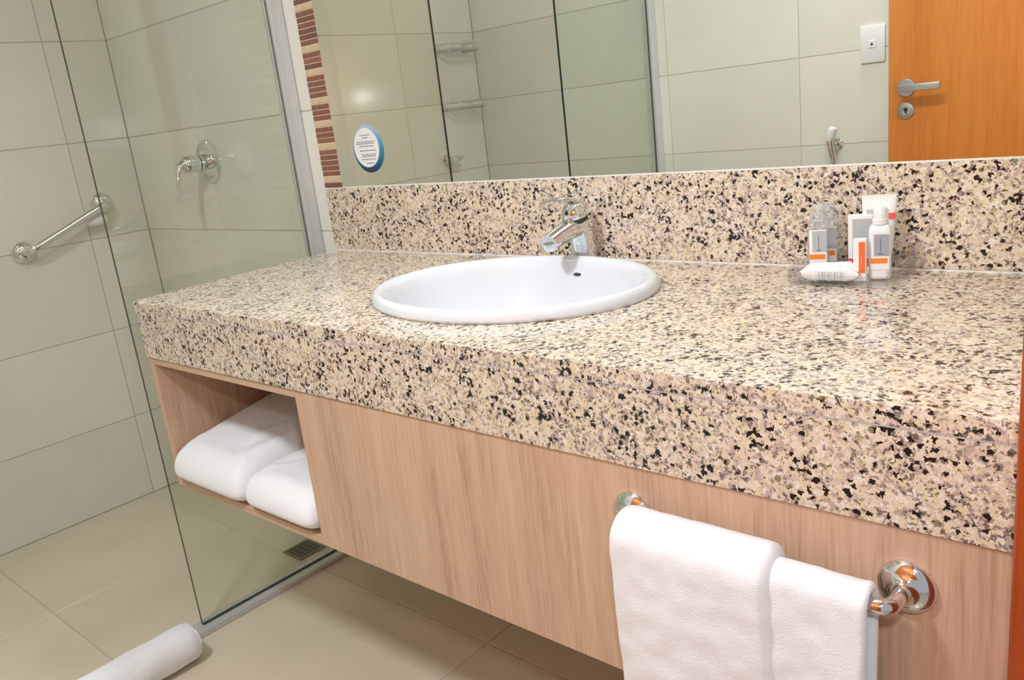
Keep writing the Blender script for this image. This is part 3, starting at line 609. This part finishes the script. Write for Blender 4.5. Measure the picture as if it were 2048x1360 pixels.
b3 = bottle('lotion_bottle', 'white lotion bottle with grey label and orange band, right on the tray', 'white_plastic', 'white_plastic', 0.073, 0.0148, 0.0110, 'label_mauve', 'amber_print', 'print_dark', G); place(b3, 1.3385, -0.092, 0.30)
def carton(name, label, hw, hd, h, panel, band):
    r_ = local(name, label, 'box', G); bm = bmesh.new(); bx(bm, (-hw, -hd, 0), (hw, hd, h), 0.0006); build('carton', bm, 'paper_white', r_)
    f = -hd - 0.0001
    for n_, x0, x1, z0, z1, m_ in panel + band:
        bm = bmesh.new(); bx(bm, (x0, f - 0.0003, z0), (x1, f, z1)); build(n_, bm, m_, r_)
    return r_
c1 = carton('soap_carton', 'white carton with grey panel and red band behind the small box', 0.0165, 0.008, 0.086, [('printed_panel', -0.0105, 0.0160, 0.026, 0.081, 'label_grey')], [('printed_band', -0.0163, 0.0160, 0.012, 0.024, 'red_print')]); place(c1, 1.3035, -0.068, 0.28)
c2 = carton('slim_carton', 'slim white box with vertical orange stripe in front of the lotion bottle', 0.0085, 0.0055, 0.060, [('printed_panel', -0.0010, 0.0072, 0.012, 0.056, 'orange_print')], [('printed_mark', 0.0018, 0.0030, 0.020, 0.036, 'print_pale')]); place(c2, 1.3185, -0.113, 0.22)
# squeeze tube standing on its cap, crimped flat at the top
tu = local('squeeze_tube', 'tall white squeeze tube with flat crimped top at the back of the tray', 'tube', G)
bm = bmesh.new(); loft(bm, [superring(a5, b5, z_, 36, 2.6) for a5, b5, z_ in [(0.012, 0.011, 0.018), (0.0165, 0.0145, 0.021), (0.0185, 0.0140, 0.035), (0.0205, 0.0105, 0.065), (0.0222, 0.0055, 0.090), (0.0228, 0.0016, 0.101), (0.0230, 0.0010, 0.112)]]); build('body', bm, 'white_plastic', tu, 60)
bm = bmesh.new(); lathe(bm, [(0, 0), (0.0150, 0), (0.0150, 0.016), (0.0135, 0.018), (0, 0.018)], (0, 0, 0), (0, 0, 1), 30); build('cap', bm, 'white_plastic', tu, 40)
def slab_on(n_, x0, x1, z0, z1, m_, yb, yt):
    bm = bmesh.new(); loft(bm, [[(x0, yb, z0), (x1, yb, z0), (x1, yb + 0.003, z0), (x0, yb + 0.003, z0)], [(x0, yt, z1), (x1, yt, z1), (x1, yt + 0.003, z1), (x0, yt + 0.003, z1)]]); build(n_, bm, m_, tu)
slab_on('printed_panel', -0.0165, 0.0125, 0.040, 0.092, 'label_grey', -0.0146, -0.0056)
slab_on('printed_mark', 0.0110, 0.0215, 0.078, 0.086, 'red_print', -0.0080, -0.0064)
place(tu, 1.3245, -0.054, 0.28)
# wrapped soap
so_ = local('wrapped_soap', 'small soap bar in pleated white wrapper at the front of the tray', 'soap', G)
bm = bmesh.new(); rings = []
for j in range(29):
    u = j / 28; x = -0.040 + 0.080 * u; e = min(1, min(u, 1 - u) / 0.16); hy_ = 0.017 * (0.86 + 0.14 * e); hz_ = 0.0022 + 0.0090 * e ** 0.6
    rings.append([(x + 0.003 * math.sin(q[1] * 300) * (1 - e), q[1] + 0.0008 * math.sin(u * 60), 0.0118 + q[2] + wobble((x * 2, q[1], q[2] + 3), 0.0028, 75)) for q in [(0, hy_ * math.copysign(abs(math.cos(a6)) ** 0.42, math.cos(a6)), hz_ * math.copysign(abs(math.sin(a6)) ** 0.5, math.sin(a6))) for a6 in [2 * PI * k / 28 for k in range(28)]]])
loft(bm, rings); build('wrapper', bm, 'paper_white', so_, 35)
bm = bmesh.new(); loft(bm, [[(-0.034, 0.002, 0.0185), (0.028, 0.002, 0.0185), (0.030, 0.012, 0.0185), (-0.034, 0.012, 0.0185)], [(-0.030, 0.006, 0.0226), (0.016, 0.006, 0.0232), (0.026, 0.010, 0.0262), (-0.030, 0.010, 0.0226)]]); build('wrapper_fold', bm, 'paper_white', so_)
bm = bmesh.new()
for k in range(9):
    x = -0.012 + k * 0.0042; bx(bm, (x, -0.0180, 0.008), (x + 0.0022, -0.0172, 0.0165))
build('printed_mark', bm, 'print_pale', so_)
place(so_, 1.2790, -0.1190, 0.06)
